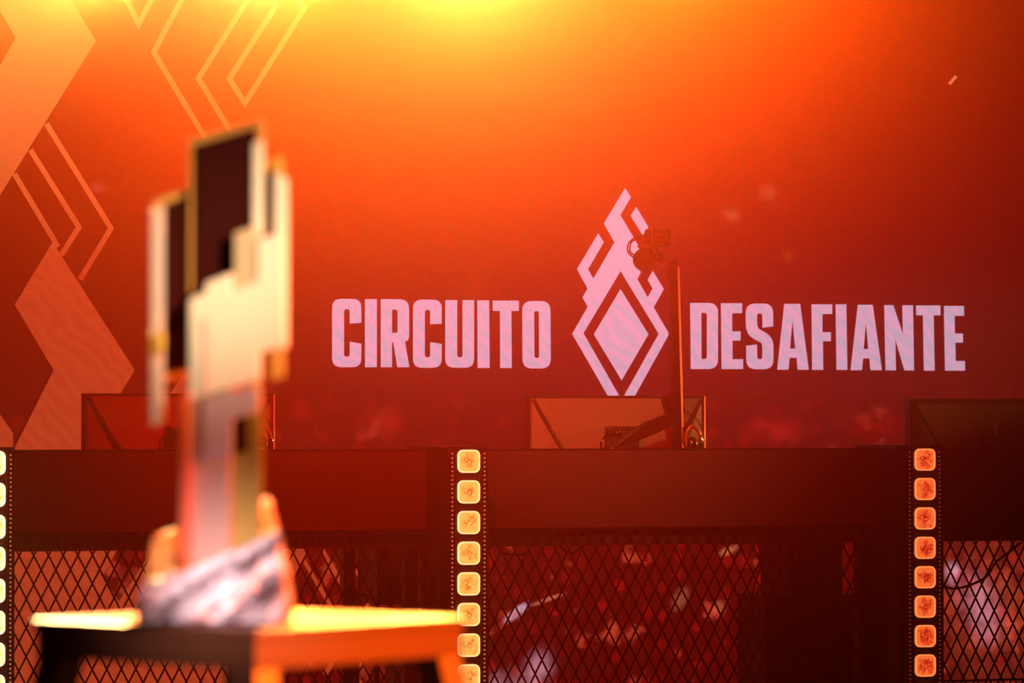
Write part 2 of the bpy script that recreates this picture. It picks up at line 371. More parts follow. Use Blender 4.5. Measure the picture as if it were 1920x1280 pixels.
# ------------------------------------------------------------------ pillars with light battens
def lens_material(name, rim, mid, core, k):
    m = bpy.data.materials.new(name); m.use_nodes = True; nt = m.node_tree; nt.nodes.clear(); L = nt.links.new
    out = nd(nt, 'ShaderNodeOutputMaterial'); em = nd(nt, 'ShaderNodeEmission'); L(em.outputs[0], out.inputs[0])
    tc = nd(nt, 'ShaderNodeTexCoord'); oi = nd(nt, 'ShaderNodeObjectInfo')
    ad = nd(nt, 'ShaderNodeVectorMath', operation='ADD'); L(tc.outputs['Object'], ad.inputs[0]); L(oi.outputs['Location'], ad.inputs[1])
    n = nd(nt, 'ShaderNodeTexNoise'); n.inputs['Scale'].default_value = 75; L(ad.outputs[0], n.inputs['Vector'])
    le = nd(nt, 'ShaderNodeVectorMath', operation='LENGTH'); L(tc.outputs['Object'], le.inputs[0])
    a = nd(nt, 'ShaderNodeMath', operation='MULTIPLY_ADD'); L(n.outputs['Fac'], a.inputs[0]); a.inputs[1].default_value = -0.055; L(le.outputs['Value'], a.inputs[2])
    cr = nd(nt, 'ShaderNodeValToRGB'); mr = nd(nt, 'ShaderNodeMapRange'); L(a.outputs[0], mr.inputs[0])
    mr.inputs[1].default_value = -0.024; mr.inputs[2].default_value = 0.012
    e = cr.color_ramp.elements; e[0].position = 0.1; e[0].color = (*core, 1); e[1].position = 0.75; e[1].color = (*rim, 1)
    q = e.new(0.45); q.color = (*mid, 1)
    L(mr.outputs[0], cr.inputs[0]); L(cr.outputs[0], em.inputs[0]); em.inputs[1].default_value = k
    return m
def rsq(bm, h, r, y0, y1, inset=0.0, n=6):
    """rounded square pillow between y0 (back) and y1 (front, smaller)"""
    def ring(hh, y):
        pts = []
        for cx, cz, a0 in ((1,1,0),(-1,1,90),(-1,-1,180),(1,-1,270)):
            for k in range(n): a = R(a0 + 90*k/(n-1)); pts.append((cx*(hh-r)+r*math.cos(a), y, cz*(hh-r)+r*math.sin(a)))
        return [bm.verts.new(p) for p in pts]
    a = ring(h, y0); b = ring(h, (y0+y1)/2); c = ring(h-inset, y1)
    for p, q in ((a, b), (b, c)):
        for k in range(len(a)): bm.faces.new((p[k], p[(k+1) % len(a)], q[(k+1) % len(a)], q[k]))
    bm.faces.new(c)
def rim_ring(bm, h, w, r, y0, y1, n=6):
    def ring(hh, rr, y):
        pts = []
        for cx, cz, a0 in ((1,1,0),(-1,1,90),(-1,-1,180),(1,-1,270)):
            for k in range(n): a = R(a0 + 90*k/(n-1)); pts.append((cx*(hh-rr)+rr*math.cos(a), y, cz*(hh-rr)+rr*math.sin(a)))
        return [bm.verts.new(p) for p in pts]
    a, b, c, d = ring(h, r, y0), ring(h, r, y1), ring(h-w, r-w, y1), ring(h-w, r-w, y0)
    for p, q in ((a, b), (b, c), (c, d)):
        for k in range(len(a)): bm.faces.new((p[k], p[(k+1) % len(a)], q[(k+1) % len(a)], q[k]))
X1 = at(881, 900, YB).x; X2 = at(1737, 900, YB).x; SP = X2 - X1
ztop = at(880, 864.5, YB).z; PIT = 0.0925 * 1.0
zb8 = at(886, 1267, YB).z; PIT = (ztop - zb8) / 7
fix_m = mat('batten_housing', (0.06, 0.03, 0.025), 0.3, 0.3, noise=0.1)
X0 = at(-11, 900, YB).x
battens = [(X0, 'light batten at the left edge of the picture, white-hot yellow lenses', (2.2, 1.3, 0.5), (1.6, 0.8, 0.25), (1.3, 0.5, 0.12), (1.8, 1.3, 0.7), 1.2),
           (X1, 'light batten right of the award with a column of yellow square lenses', (1.1, 0.56, 0.11), (1.0, 0.44, 0.07), (0.9, 0.20, 0.03), (1.4, 0.95, 0.38), 1.0),
           (X2, 'light batten near the right edge with a column of orange-red square lenses', (1.0, 0.17, 0.035), (0.80, 0.065, 0.012), (0.45, 0.015, 0.005), (1.1, 0.30, 0.08), 1.0)]
dot_m = mat('pixel_strip', (0, 0, 0), emit=(0.62, 0.16, 0.05), es=0.8)
dot_dim = mat('pixel_strip_dim', (0, 0, 0), emit=(0.16, 0.02, 0.01), es=1.0)
hs = 0.0345
for i, (X, lab, rim, mid, core, edge, k) in enumerate(battens):
    W = 0.060                                              # half width of the housing
    ptop = at(880, 838, YB).z
    pil = empty('desk_pillar', (X-0.02, YB+0.15, 0), ['square black pillar between desks at the left edge', 'square black pillar between the left and middle desks', 'square black pillar between the middle and right desks'][i], 'pillar', group=None)
    obj('post', bx(-0.065, 0.065, -0.12, 0.20, 0, ptop-0.004), black, pil, bevel=0.003)
    obj('top_cap', bx(-0.068, 0.068, -0.122, 0.203, ptop-0.004, ptop+0.003), fascia_m, pil)
    b = empty('light_batten', (X, YB+0.03, 0.04), lab, 'light')
    obj('housing', bx(-W, W, -0.015, 0.0, 0.0, ptop-0.04), fix_m, b, bevel=0.003)
    fr = bmesh.new()
    for s in (-1, 1): box(fr, s*W-0.002, s*W+0.002, -0.022, 0.0, 0.0, ptop-0.038); box(fr, s*(W-0.018)-0.0012, s*(W-0.018)+0.0012, -0.02, -0.014, 0.0, ptop-0.05)
    box(fr, -W, W, -0.022, 0.0, ptop-0.042, ptop-0.037)
    obj('frame', fr, fix_m, b)
    lm = lens_material('lens_glow_%d' % i, rim, mid, core, k); em_ = mat('lens_edge_%d' % i, (0.5, 0.3, 0.2), 0.3, emit=edge, es=k)
    lbm = bmesh.new(); rsq(lbm, hs-0.0035, 0.014, 0.0, -0.010, 0.003)
    rbm = bmesh.new(); rim_ring(rbm, hs, 0.0040, 0.017, 0.0, -0.009)
    chip = bmesh.new()
    for cx, cz in ((-0.011, 0.004), (0.0, -0.002), (0.012, -0.009)):
        bmesh.ops.create_icosphere(chip, subdivisions=1, radius=0.0022, matrix=Matrix.Translation((cx, -0.0105, cz)))
    lens0 = obj('lens', lbm, lm, b, (0, -0.015, 0)); rim0 = obj('lens_rim', rbm, em_, lens0); ch0 = obj('led_chip', chip, em_, lens0)
    n = int((ztop-0.04-0.04)/PIT)+1
    for j in range(n):
        z = ztop-0.04-j*PIT
        if j == 0: o = lens0
        else:
            o = lens0.copy(); C.objects.link(o)
            for q in (rim0, ch0): q2 = q.copy(); C.objects.link(q2); q2.parent = o
        o.location = (0, -0.015, z)
    db = bmesh.new()
    z = ptop-0.06
    while z > 0.01:
        for s in (-1, 1):
            x = s*(W-0.009)
            box(db, x-0.0024, x+0.0024, -0.019, -0.014, z-0.0024, z+0.0024)
        z -= 0.0131
    o = obj('pixel_dots', db, dot_m if i < 2 else dot_dim, b); o['kind'] = 'stuff'

# ------------------------------------------------------------------ desks: fascia, worktop, mesh front
ZT = at(1300, 843, YF).z; ZFB = at(1300, 1020, YF).z; ZMT = at(1300, 986, YF-0.02).z
def diamond_mesh(x0, x1, z0, z1, y, px=0.0437, pz_=0.084, w=0.0052, ph=0.0):
    """expanded metal: every strand between two nodes is a bar of its own, all in one sheet"""
    bm = bmesh.new()
    nx = int((x1-x0)/px)+2; nz = int((z1-z0)/(pz_/2))+2
    for r in range(nz):
        za = z1 + 0.02 - r*pz_/2; zb = za - pz_/2
        for c in range(-1, nx):
            xa = x0 + ph + (c + (0.5 if r % 2 else 0))*px
            for s in (-1, 1):
                p = Vector((xa, y, za)); q = Vector((xa + s*px/2, y, zb))
                ts = [0.0, 1.0]
                # clip
                def cl(p, q, ax, lo, hi):
                    d = q[ax]-p[ax]
                    t0, t1 = 0.0, 1.0
                    if abs(d) > 1e-9:
                        a, b_ = (lo-p[ax])/d, (hi-p[ax])/d
                        t0, t1 = max(0, min(a, b_)), min(1, max(a, b_))
                    elif not lo <= p[ax] <= hi: return None
                    return (p+(q-p)*t0, p+(q-p)*t1) if t1 > t0 else None
                k = cl(p, q, 0, x0, x1)
                if k: k = cl(k[0], k[1], 2, z0, z1)
                if k and (k[1]-k[0]).length > 1e-3: bar(bm, k[0], k[1], w*0.7, w)
    return bm
def desk(x0, x1, label, rail=False):
    xm = (x0+x1)/2; h = (x1-x0)/2
    d = empty('gaming_desk', (xm, YF, 0), label, 'desk')
    obj('fascia', bx(-h, h, 0, 0.03, ZFB, ZT), fascia_m, d, bevel=0.002)
    obj('top_edge', bx(-h, h, -0.002, 0.034, ZT, ZT+0.005), black, d)
    obj('worktop', bx(-h, h, 0.03, 0.80, ZFB+0.005, ZFB+0.035), black, d, bevel=0.003)
    o = obj('mesh_sheet', diamond_mesh(-h+0.008, h-0.008, 0.10, ZMT-0.004, -0.022), mesh_m, d); o['kind'] = 'stuff'
    fr = bmesh.new()
    box(fr, -h, h, -0.03, 0, ZMT-0.006, ZMT); box(fr, -h, h, -0.03, 0, 0.085, 0.10)
    for s in (-1, 1): box(fr, s*h-0.006, s*h+0.006, -0.03, 0, 0.085, ZMT)
    if rail: zr = at(1850, 1274, YF).z; box(fr, -h, h, -0.018, -0.010, zr-0.003, zr+0.003)
    obj('mesh_frame', fr, mesh_m, d)
    for s in (-1, 1):
        for yy in (0.08, 0.74): obj('leg', bx(s*(h-0.03)-0.02, s*(h-0.03)+0.02, yy-0.02, yy+0.02, 0, ZFB+0.005), black, d)
    return d
g = 0.086
def spanx(Xa, Xb): return (Xa + 0.048, Xb - 0.088)
desk(*spanx(X0, X1), 'left desk with a dark red fascia and black diamond mesh front behind the award')
desk(*spanx(X1, X2), 'middle desk with a dark red fascia and black diamond mesh front, microphone above it')
desk(*spanx(X2, X2+SP), 'right desk with a nearly black fascia, cut off by the right edge of the picture', True)
desk(*spanx(X0-SP, X0), 'desk beyond the left edge of the picture')

# ------------------------------------------------------------------ monitors seen from behind
WT = ZFB + 0.035          # worktop height
vent_m = mat('vent_light', (0.5, 0.3, 0.15), 0.3, 0.5)
def monitor(pxl, pyt, W, label):
    p = at(pxl, pyt, YM); H = 0.325
    x0 = p.x; zt = p.z
    m = empty('monitor', (x0+W/2, YM, WT), label, 'monitor')
    zz = zt-WT; hb = W/2
    obj('back_panel', bx(-hb+0.006, hb-0.006, 0.0, 0.030, zz-H+0.006, zz-0.006), shell_m, m, bevel=0.002)
    fr = bmesh.new()
    box(fr, -hb, hb, -0.004, 0.034, zz-0.006, zz); box(fr, -hb, hb, -0.004, 0.034, zz-H, zz-H+0.006)
    box(fr, -hb, -hb+0.006, -0.004, 0.034, zz-H+0.006, zz-0.006); box(fr, hb-0.006, hb, -0.004, 0.034, zz-H+0.006, zz-0.006)
    obj('bezel', fr, shell_dark, m)
    er = bmesh.new(); tube(er, [(hb+0.001, -0.004, zz-H+0.004), (hb+0.001, -0.004, zz-0.002)], 0.0026, 10); obj('glare_rod', er, mat('glare_rod_pale', (0.85, 0.7, 0.5), 0.35, 0.2), m, smooth=True)  # pale rod added to catch light, stands in for glare on the bezel
    # raised wedge with a dark diagonal seam, and its mirror image at the far side
    for s in (-1, 1):
        w_ = bmesh.new()
        P = [(s*(-hb+0.010), zz-0.010), (s*(-hb+0.062), zz-H*0.45), (s*(-hb+0.155), zz-H+0.01), (s*(-hb+0.010), zz-H+0.01)]
        if s < 0: P = P[::-1]
        bv = [w_.verts.new((x, -0.001, z)) for x, z in P]
        fv = [w_.verts.new((x*1.0, -0.001 - (0.020 if 0 < i_ < 3 else 0.004), z)) for i_, (x, z) in enumerate(P)]
        w_.faces.new(fv)
        for i_ in range(4): j_ = (i_+1) % 4; w_.faces.new((bv[i_], bv[j_], fv[j_], fv[i_]))
        obj('side_wedge', w_, shell_m, m)
        sb = bmesh.new(); bar(sb, (s*(-hb+0.012), -0.008, zz-0.012), (s*(-hb+0.200), -0.010, zz-H+0.010), 0.008, 0.010)
        seam = obj('diagonal_seam', sb, shell_dark, m)
        vb = bmesh.new()
        for k in range(14):
            t = 0.30+0.022*k
            x = -hb+0.012+0.188*t; z = zz-0.012-(H-0.022)*t
            bmesh.ops.create_icosphere(vb, subdivisions=1, radius=0.0016, matrix=Matrix.Translation((s*x, -0.016, z)))
        o = obj('vent_holes', vb, vent_m, seam); o['kind'] = 'stuff'
    # mount, connector block and stand
    mb = bmesh.new(); box(mb, -0.045, 0.065, -0.045, -0.002, zz-H+0.03, zz-0.098); mo = obj('mount', mb, shell_dark, m, bevel=0.006)
    ring = bmesh.new()
    pts = [(-0.030+0.045*math.cos(a), -0.052, zz-0.165+0.045*math.sin(a)) for a in [R(60+12*k) for k in range(17)]]
    tube(ring, pts, 0.0035, 8); obj('cable_ring', ring, black_gloss, mo)
    sc = bmesh.new()
    for (x, z) in ((-0.018,0),(-0.006,0.004),(0.006,0.002),(0.03,-0.028),(0.03,-0.052),(-0.036,-0.05),(0.002,-0.034),(0.002,-0.042)):
        bmesh.ops.create_icosphere(sc, subdivisions=2, radius=0.0034, matrix=Matrix.Translation((x, -0.047, zz-0.118+z)))
    obj('screw', sc, chrome, mo)['kind'] = 'stuff'
    st = bmesh.new(); box(st, -0.03, 0.03, -0.055, -0.025, 0.012, zz-H+0.10); obj('stand_neck', st, shell_dark, m, bevel=0.004)
    ft = bmesh.new(); prism(ft, [(-0.13, 0.0), (0.13, 0.0), (0.10, 0.012), (-0.10, 0.012)], -0.16, 0.10); obj('stand_foot', ft, shell_dark, m)
    return m
WM = at(1320, 741, YM).x - at(991, 741, YM).x
monitor(157, 737, WM, 'monitor seen from behind over the left desk, partly hidden by the award')
monitor(991, 741, WM, 'monitor seen from behind over the middle desk, beside the microphone')
monitor(1705, 747, WM, 'monitor seen from behind over the right desk, cut off by the picture edge')

# ------------------------------------------------------------------ microphone on its boom
YP = 11.36
def p3(px, py, Y=YP): return at(px, py, Y)
mic = empty('broadcast_microphone', p3(1226, 497), 'studio microphone with square slotted grille, cable loop and round shield over the emblem', 'microphone')
mi = Matrix.Translation(-Vector(mic.location))
def mob(name, bm, m, par=mic, **k):
    o = obj(name, bm, m, par, **k); o.matrix_parent_inverse = mi if par is mic else o.matrix_parent_inverse; return o
mic_m = mat('microphone_body', (0.07, 0.03, 0.02), 0.35, 0.4, noise=0.1)
def cyl(bm, c, axis, r, h, n=24, r2=None):
    axis = Vector(axis).normalized(); q = axis.to_track_quat('Z', 'Y').to_matrix().to_4x4()
    bmesh.ops.create_cone(bm, cap_ends=True, segments=n, radius1=r, radius2=r if r2 is None else r2, depth=h, matrix=Matrix.Translation(c) @ q)
c = p3(1233, 446)
bm = bmesh.new(); box(bm, c.x-0.036, c.x+0.036, c.y-0.03, c.y+0.03, c.z-0.030, c.z+0.030); mob('grille', bm, mic_m, bevel=0.010)
bm = bmesh.new()
for k in range(6):
    for s in range(3):
        x = c.x-0.025+0.010*k; z = c.z-0.018+0.018*s; box(bm, x-0.003, x+0.003, c.y-0.0335, c.y-0.029, z-0.006, z+0.006)
mob('slot', bm, mat('slot_shadow', (0.02, 0.01, 0.01), 0.6))['kind'] = 'stuff'
bm = bmesh.new(); tube(bm, [p3(1196, 462), p3(1204, 464), p3(1256, 458), p3(1262, 456)], 0.004, 8); tube(bm, [p3(1251, 434), p3(1253, 452)], 0.0035, 8); mob('cradle', bm, mat('cradle_metal', (0.5, 0.25, 0.12), 0.3, 0.7))
c = p3(1208, 487, YP+0.02); bm = bmesh.new(); cyl(bm, c, (0.25, 1, 0.1), 0.036, 0.012, 32); mob('round_shield', bm, shell_dark, smooth=False)
bm = bmesh.new(); tube(bm, [p3(1222, 462), p3(1232, 482), p3(1246, 494)], 0.011, 12, [0.020, 0.013, 0.009]); mob('swivel', bm, shell_dark, smooth=True)
for dx in (0, 5):
    bm = bmesh.new(); tube(bm, smooth_path([p3(1206, 444+dx), p3(1190, 446+dx*.8), p3(1179-dx*-.8, 456), p3(1177+dx*.8, 470), p3(1186+dx*.6, 481-dx*.6), p3(1204, 487-dx*.6), p3(1222, 490)]), 0.0026, 8); mob('cable_loop', bm, mic_m, smooth=True)
bm = bmesh.new(); cyl(bm, p3(1236, 480, YP-0.02), (0, 1, 0), 0.007, 0.05, 12); cyl(bm, p3(1244, 494, YP-0.02), (0, 1, 0), 0.005, 0.04, 12); mob('glint_knob', bm, chrome)  # chrome knobs added to give the microphone bright highlights
boom = empty('microphone_boom', (p3(1268, 843).x, YP, WT), 'dark upright microphone boom with an orange-lit edge, rising from the middle desk', 'boom arm')
mi2 = Matrix.Translation(-Vector(boom.location))
def bob(name, bm, m, **k): o = obj(name, bm, m, boom, **k); o.matrix_parent_inverse = mi2; return o
pole_m = mat('boom_black', (0.03, 0.015, 0.012), 0.3, 0.3, noise=0.1)
a, b = p3(1260, 500), p3(1269, 850); d = (b-a).normalized(); b2 = a + d*((a.z-WT-0.0)/-d.z)
bm = bmesh.new(); bar(bm, a, b2, 0.030, 0.026); bob('pole', bm, pole_m, bevel=0.003)
bm = bmesh.new(); tube(bm, [a+Vector((0.0165, -0.014, 0)), b2+Vector((0.0165, -0.014, 0))], 0.0034, 12); bob('rim_light_rod', bm, mat('rim_rod_pale', (0.9, 0.55, 0.3), 0.4, noise=0.05), smooth=True)  # pale rod added along the pole to stand in for its rim light
bm = bmesh.new(); cyl(bm, p3(1261, 494, YP-0.01), (0, 1, 0), 0.013, 0.036, 20); bob('pivot', bm, pole_m)
bm = bmesh.new(); tube(bm, [p3(1262, 495), p3(1248, 492), p3(1238, 488)], 0.007, 10); bob('arm_tip', bm, pole_m)
bm = bmesh.new(); prism(bm, [(q.x, q.z) for q in (p3(1146, 838), p3(1175, 815), p3(1210, 790), p3(1240, 779), p3(1257, 776), p3(1257, 800), p3(1215, 818), p3(1170, 836))], YP-0.012, YP+0.012); bob('lower_arm', bm, pole_m, bevel=0.004)
bm = bmesh.new(); prism(bm, [(q.x, q.z) for q in (p3(1242, 741), p3(1262, 741), p3(1283, 745), p3(1289, 766), p3(1280, 790), p3(1256, 792))], YP+0.010, YP+0.03); bob('spring_cover', bm, pole_m, bevel=0.004)
bm = bmesh.new(); c = Vector((b2.x, b2.y, WT+0.02)); cyl(bm, c, (0, 0, 1), 0.035, 0.04, 24); bob('desk_clamp', bm, pole_m)
# headset hanging at the right side of the middle monitor
def headset(px, label, sc=1.0, full=True):
    Yh = 11.30
    h = empty('headset', at(px, 843, Yh), label, 'headset'); mh = Matrix.Translation(-Vector(h.location))
    def hob(n_, bm, m, **k): o = obj(n_, bm, m, h, **k); o.matrix_parent_inverse = mh; return o
    q = lambda x, y, Y=Yh: at(px + (x-1300)*sc, y, Y)
    bm = bmesh.new(); tube(bm, smooth_path([q(1287, 772), q(1300, 781), q(1308, 788), q(1316, 808), q(1320, 828)], 4), 0.0022, 8); hob('headband_wire', bm, chrome)
    bm = bmesh.new(); tube(bm, [q(1281, 800), q(1281.5, 815), q(1281, 828), q(1287, 842)], 0.0032, 8); hob('slider', bm, chrome)
    bm = bmesh.new(); tube(bm, smooth_path([q(1287, 838), q(1287, 815), q(1294, 800), q(1304, 802), q(1312, 815), q(1313, 838)], 5), 0.006, 10); hob('headband', bm, mat('headband_brown', (0.30, 0.12, 0.05), 0.3, 0.3), smooth=True)
    bm = bmesh.new(); bmesh.ops.create_uvsphere(bm, u_segments=20, v_segments=12, radius=1, matrix=Matrix.Translation(q(1298, 836)) @ Matrix.Diagonal((0.020, 0.018, 0.030, 1))); hob('ear_cup', bm, black_gloss, smooth=True)
    bm = bmesh.new(); bmesh.ops.create_uvsphere(bm, u_segments=16, v_segments=10, radius=1, matrix=Matrix.Translation(q(1314, 830)) @ Matrix.Diagonal((0.008, 0.014, 0.028, 1))); hob('ear_cup', bm, chrome, smooth=True)
    for (x, y) in ((1291, 842), (1299, 843)):
        bm = bmesh.new(); bmesh.ops.create_uvsphere(bm, u_segments=12, v_segments=8, radius=0.007, matrix=Matrix.Translation(q(x, y, Yh-0.02))); hob('hinge', bm, chrome, smooth=True)
headset(1300, 'headset with a shiny band hanging at the right side of the middle monitor')
headset(494, 'headset hanging at the right side of the left monitor, just right of the award')
# phone-like bracket in front of the right monitor
Yh = 11.32
h = empty('cable_hook', at(1868, 843, Yh), 'angled black stand with a bright hook in front of the right monitor', 'stand'); mh = Matrix.Translation(-Vector(h.location))
bm = bmesh.new(); tube(bm, smooth_path([at(x, y, Yh) for x, y in ((1869, 783), (1871, 790), (1869, 794), (1866, 787), (1866, 800), (1867, 812), (1872, 818))], 3), 0.0022, 8)
o = obj('hook', bm, mat('hook_copper', (0.9, 0.4, 0.15), 0.25, 0.8), h); o.matrix_parent_inverse = mh
bm = bmesh.new(); prism(bm, [(q.x, q.z) for q in (at(1847, 814, Yh), at(1890, 818, Yh), at(1903, 846, Yh), at(1853, 846, Yh))], Yh+0.004, Yh+0.03); o = obj('tilted_plate', bm, black_gloss, h, bevel=0.002); o.matrix_parent_inverse = mh
bm = bmesh.new(); bar(bm, at(1848, 815, Yh), at(1851, 832, Yh), 0.003); bar(bm, at(1851, 832, Yh), at(1864, 834, Yh), 0.003); prism(bm, [(q.x, q.z) for q in (at(1859, 833, Yh), at(1868, 832, Yh), at(1883, 842, Yh), at(1871, 842, Yh))], Yh-0.002, Yh+0.002)
o = obj('bright_edge', bm, chrome, h); o.matrix_parent_inverse = mh

# ------------------------------------------------------------------ gear under the desks
YU = 11.55
def cut(px0, px1, py0, py1, Y): a = at(px0, py0, Y); b = at(px1, py1, Y); return a.x, b.x, b.z, a.z
def case(name, px0, px1, py0, label, cat, zb=0.0, dep=0.25, Y=YU, m=black, py1=None):
    x0, x1, _, z1 = cut(px0, px1, py0, 1280, Y)
    if py1: zb = at((px0+px1)/2, py1, Y).z
    e = empty(name, ((x0+x1)/2, Y+dep/2, zb), label, cat); h = (x1-x0)/2; zt = z1-zb
    obj('body', bx(-h, h, -dep/2, dep/2, 0.0, zt), m, e, bevel=0.004)
    fr = bmesh.new(); box(fr, -h+0.012, h-0.012, -dep/2-0.004, -dep/2, 0.012, zt-0.012); obj('front_panel', fr, shell_dark, e, bevel=0.002)
    return e, zt+zb
e, z = case('flight_case', 1436, 1640, 1117, 'tall black flight case under the right end of the middle desk', 'case', m=mat('case_laminate', (0.03, 0.015, 0.012), 0.25, noise=0.2))
lt = bmesh.new(); box(lt, -0.04, 0.04, -0.135, -0.129, z-0.20, z-0.16); obj('latch', lt, shell_dark, e)
x0, x1, _, _ = cut(1480, 1578, 1022, 1280, YU)
e = empty('desktop_computer', ((x0+x1)/2, YU+0.18, z+0.002), 'black desktop computer on the tall flight case under the middle desk', 'computer')
h_ = (x1-x0)/2; hz = min(0.34, ZFB - z - 0.01)
obj('case_body', bx(-h_, h_, -0.17, 0.065, 0, hz), black, e, bevel=0.003); obj('side_panel', bx(-h_+0.01, h_-0.01, -0.174, -0.17, 0.01, hz-0.01), black_gloss, e)
# small rack under the left desk
xa, xb, _, zt = cut(703, 812, 1121, 1280, YU); r = empty('equipment_rack', ((xa+xb)/2, YU+0.12, 0), 'small open black rack under the right end of the left desk', 'rack')
h_ = (xb-xa)/2
obj('shelf', bx(-h_, h_, -0.12, 0.12, zt-0.02, zt), black, r); obj('shelf', bx(-h_, h_, -0.12, 0.12, 0.08, 0.10), black, r)
for sx in (-1, 1):
    for sy in (-1, 1): obj('leg', bx(sx*(h_-0.008)-0.008, sx*(h_-0.008)+0.008, sy*0.11-0.008, sy*0.11+0.008, 0, zt-0.02), black, r)
x0, x1, _, _ = cut(710, 808, 1035, 1280, YU)
e = empty('desktop_computer', ((x0+x1)/2, YU+0.12, zt+0.001), 'black desktop computer on the open rack under the left desk', 'computer'); h_ = (x1-x0)/2
obj('case_body', bx(-h_, h_, -0.11, 0.11, 0, min(0.30, ZFB-zt-0.012)), black, e, bevel=0.003); obj('side_panel', bx(-h_+0.01, h_-0.01, -0.114, -0.11, 0.01, min(0.28, ZFB-zt-0.03)), black_gloss, e)
x0, x1, _, z1 = cut(760, 800, 1135, 1280, YU)
e = empty('power_unit', ((x0+x1)/2, YU+0.12, 0.101), 'black box standing inside the open rack under the left desk', 'box'); h_ = (x1-x0)/2
obj('body', bx(-h_, h_, -0.10, 0.10, 0, z1-0.101-0.03), black, e, bevel=0.004); obj('front_panel', bx(-h_+.008, h_-.008, -0.104, -0.10, 0.01, z1-0.15), black_gloss, e)
cab_m = mat('cable_rubber', (0.03, 0.01, 0.01), 0.35)
def cable(pts, Y, label, r=0.0032):
    bm = bmesh.new(); tube(bm, smooth_path([at(x, y, Y) for x, y in pts]), r, 8); tag(obj('cable', bm, cab_m, smooth=True), label, 'cable')
cable([(1422, 1018), (1426, 1060), (1415, 1095), (1410, 1140), (1418, 1175), (1440, 1200)], YU-0.08, 'thin black cable looping down left of the tall flight case')
cable([(1425, 1018), (1424, 1050), (1432, 1078), (1448, 1095), (1456, 1075)], YU-0.05, 'short black cable hooking towards the computer on the flight case')
cable([(1766, 1098), (1790, 1103), (1820, 1096), (1850, 1080), (1866, 1055), (1890, 1036), (1915, 1016)], YU-0.1, 'black cable drooping behind the mesh of the right desk', 0.0042)
cable([(930, 1018), (940, 1034), (960, 1040), (985, 1036), (998, 1018)], YU-0.1, 'black cable sagging just right of the yellow light batten')
cable([(1045, 1018), (1060, 1033), (1078, 1035), (1095, 1018)], YU-0.1, 'short black cable sagging under the middle desk')

# ------------------------------------------------------------------ foreground: table and award
def uv(u, dep, z): return Vector((0, 0, z)) + Vector((math.cos(YAW), -math.sin(YAW), 0))*u + Vector((math.sin(YAW), math.cos(YAW), 0))*dep
ZTT = ZC - 0.236                                     # table top
cL, cN, cR_ = Vector((-0.575, 4.60)), Vector((-0.291, 4.36)), Vector((-0.055, 4.655)); cB = cL + cR_ - cN
cen = (cL+cR_)/2
tb = empty('display_table', uv(cen.x, cen.y, 0), 'square brown wooden table in the foreground carrying the award, one corner towards us', 'table')
mt = Matrix.Translation(-Vector(tb.location))
def ngon(bm, pts, z0, z1):
    a = [bm.verts.new(uv(p.x, p.y, z0)) for p in pts]; b = [bm.verts.new(uv(p.x, p.y, z1)) for p in pts]
    bm.faces.new(a); bm.faces.new(b[::-1])
    for i in range(len(pts)): j = (i+1) % len(pts); bm.faces.new((a[i], a[j], b[j], b[i]))
def shrink(pts, k): return [cen + (p-cen)*k for p in pts]
cor = [cL, cN, cR_, cB]
def tob(n_, bm, m=wood_m, **k): o = obj(n_, bm, m, tb, **k); o.matrix_parent_inverse = mt; return o
bm = bmesh.new(); ngon(bm, cor, ZTT-0.014, ZTT); tob('table_top', bm, bevel=0.003)
for i in range(4):
    p, q = shrink(cor, 0.975)[i], shrink(cor, 0.975)[(i+1) % 4]; p2, q2 = shrink(cor, 0.90)[i], shrink(cor, 0.90)[(i+1) % 4]
    bm = bmesh.new(); ngon(bm, [p, q, q2, p2], ZTT-0.046, ZTT-0.0145); tob('apron', bm)
for i in range(4):
    p = cor[i]; d1 = (cor[(i+1) % 4]-p).normalized()*0.040; d2 = (cor[i-1]-p).normalized()*0.040
    o1 = (p-cen).normalized()
    top = [p+o1*-0.008, p+o1*-0.008+d1, p+o1*-0.008+d1+d2, p+o1*-0.008+d2]; sp_ = o1*0.20
    bm = bmesh.new(); a = [bm.verts.new(uv(q.x, q.y, ZTT-0.0465)) for q in top]; b = [bm.verts.new(uv((q+sp_).x, (q+sp_).y, 0)) for q in top]
    bm.faces.new(a); bm.faces.new(b[::-1])
    for k in range(4): j = (k+1) % 4; bm.faces.new((a[k], a[j], b[j], b[k]))
    tob('leg', bm)
for i in range(4):
    p, q = cor[i], cor[(i+1) % 4]; p_, q_ = cen+(p-cen)*1.32, cen+(q-cen)*1.32
    bm = bmesh.new(); bar(bm, uv(p_.x, p_.y, 0.28), uv(q_.x, q_.y, 0.28), 0.02, 0.03); tob('stretcher', bm)

# award: slabs are in a local frame, x right, y away, z up, 1 px = DT/FPX metres at its own depth
DT = 4.56; K = DT/FPX
aw = empty('award', uv((415-960)*K, DT, ZTT+0.001), 'tall blurred award of stacked slanted white, black and gold slabs, set in the rock', 'trophy', rz=-YAW)
ZP0 = 790 + 0.235*FPX/DT                             # pixel row of the table top at the award
def AP(x, y): return ((x-415)*K, (ZP0-y)*K)
def slab(name, pts, y0, y1, m, bev=0.0012):
    bm = bmesh.new(); prism(bm, [AP(x, y) for x, y in pts], y0, y1); return obj(name, bm, m, aw, bevel=bev)
rim_m = mat('award_rim', (0.75, 0.36, 0.10), 0.35, 0.3, noise=0.06)
col_m = mat('award_pinkish_white', (0.62, 0.46, 0.46), 0.4, noise=0.04)
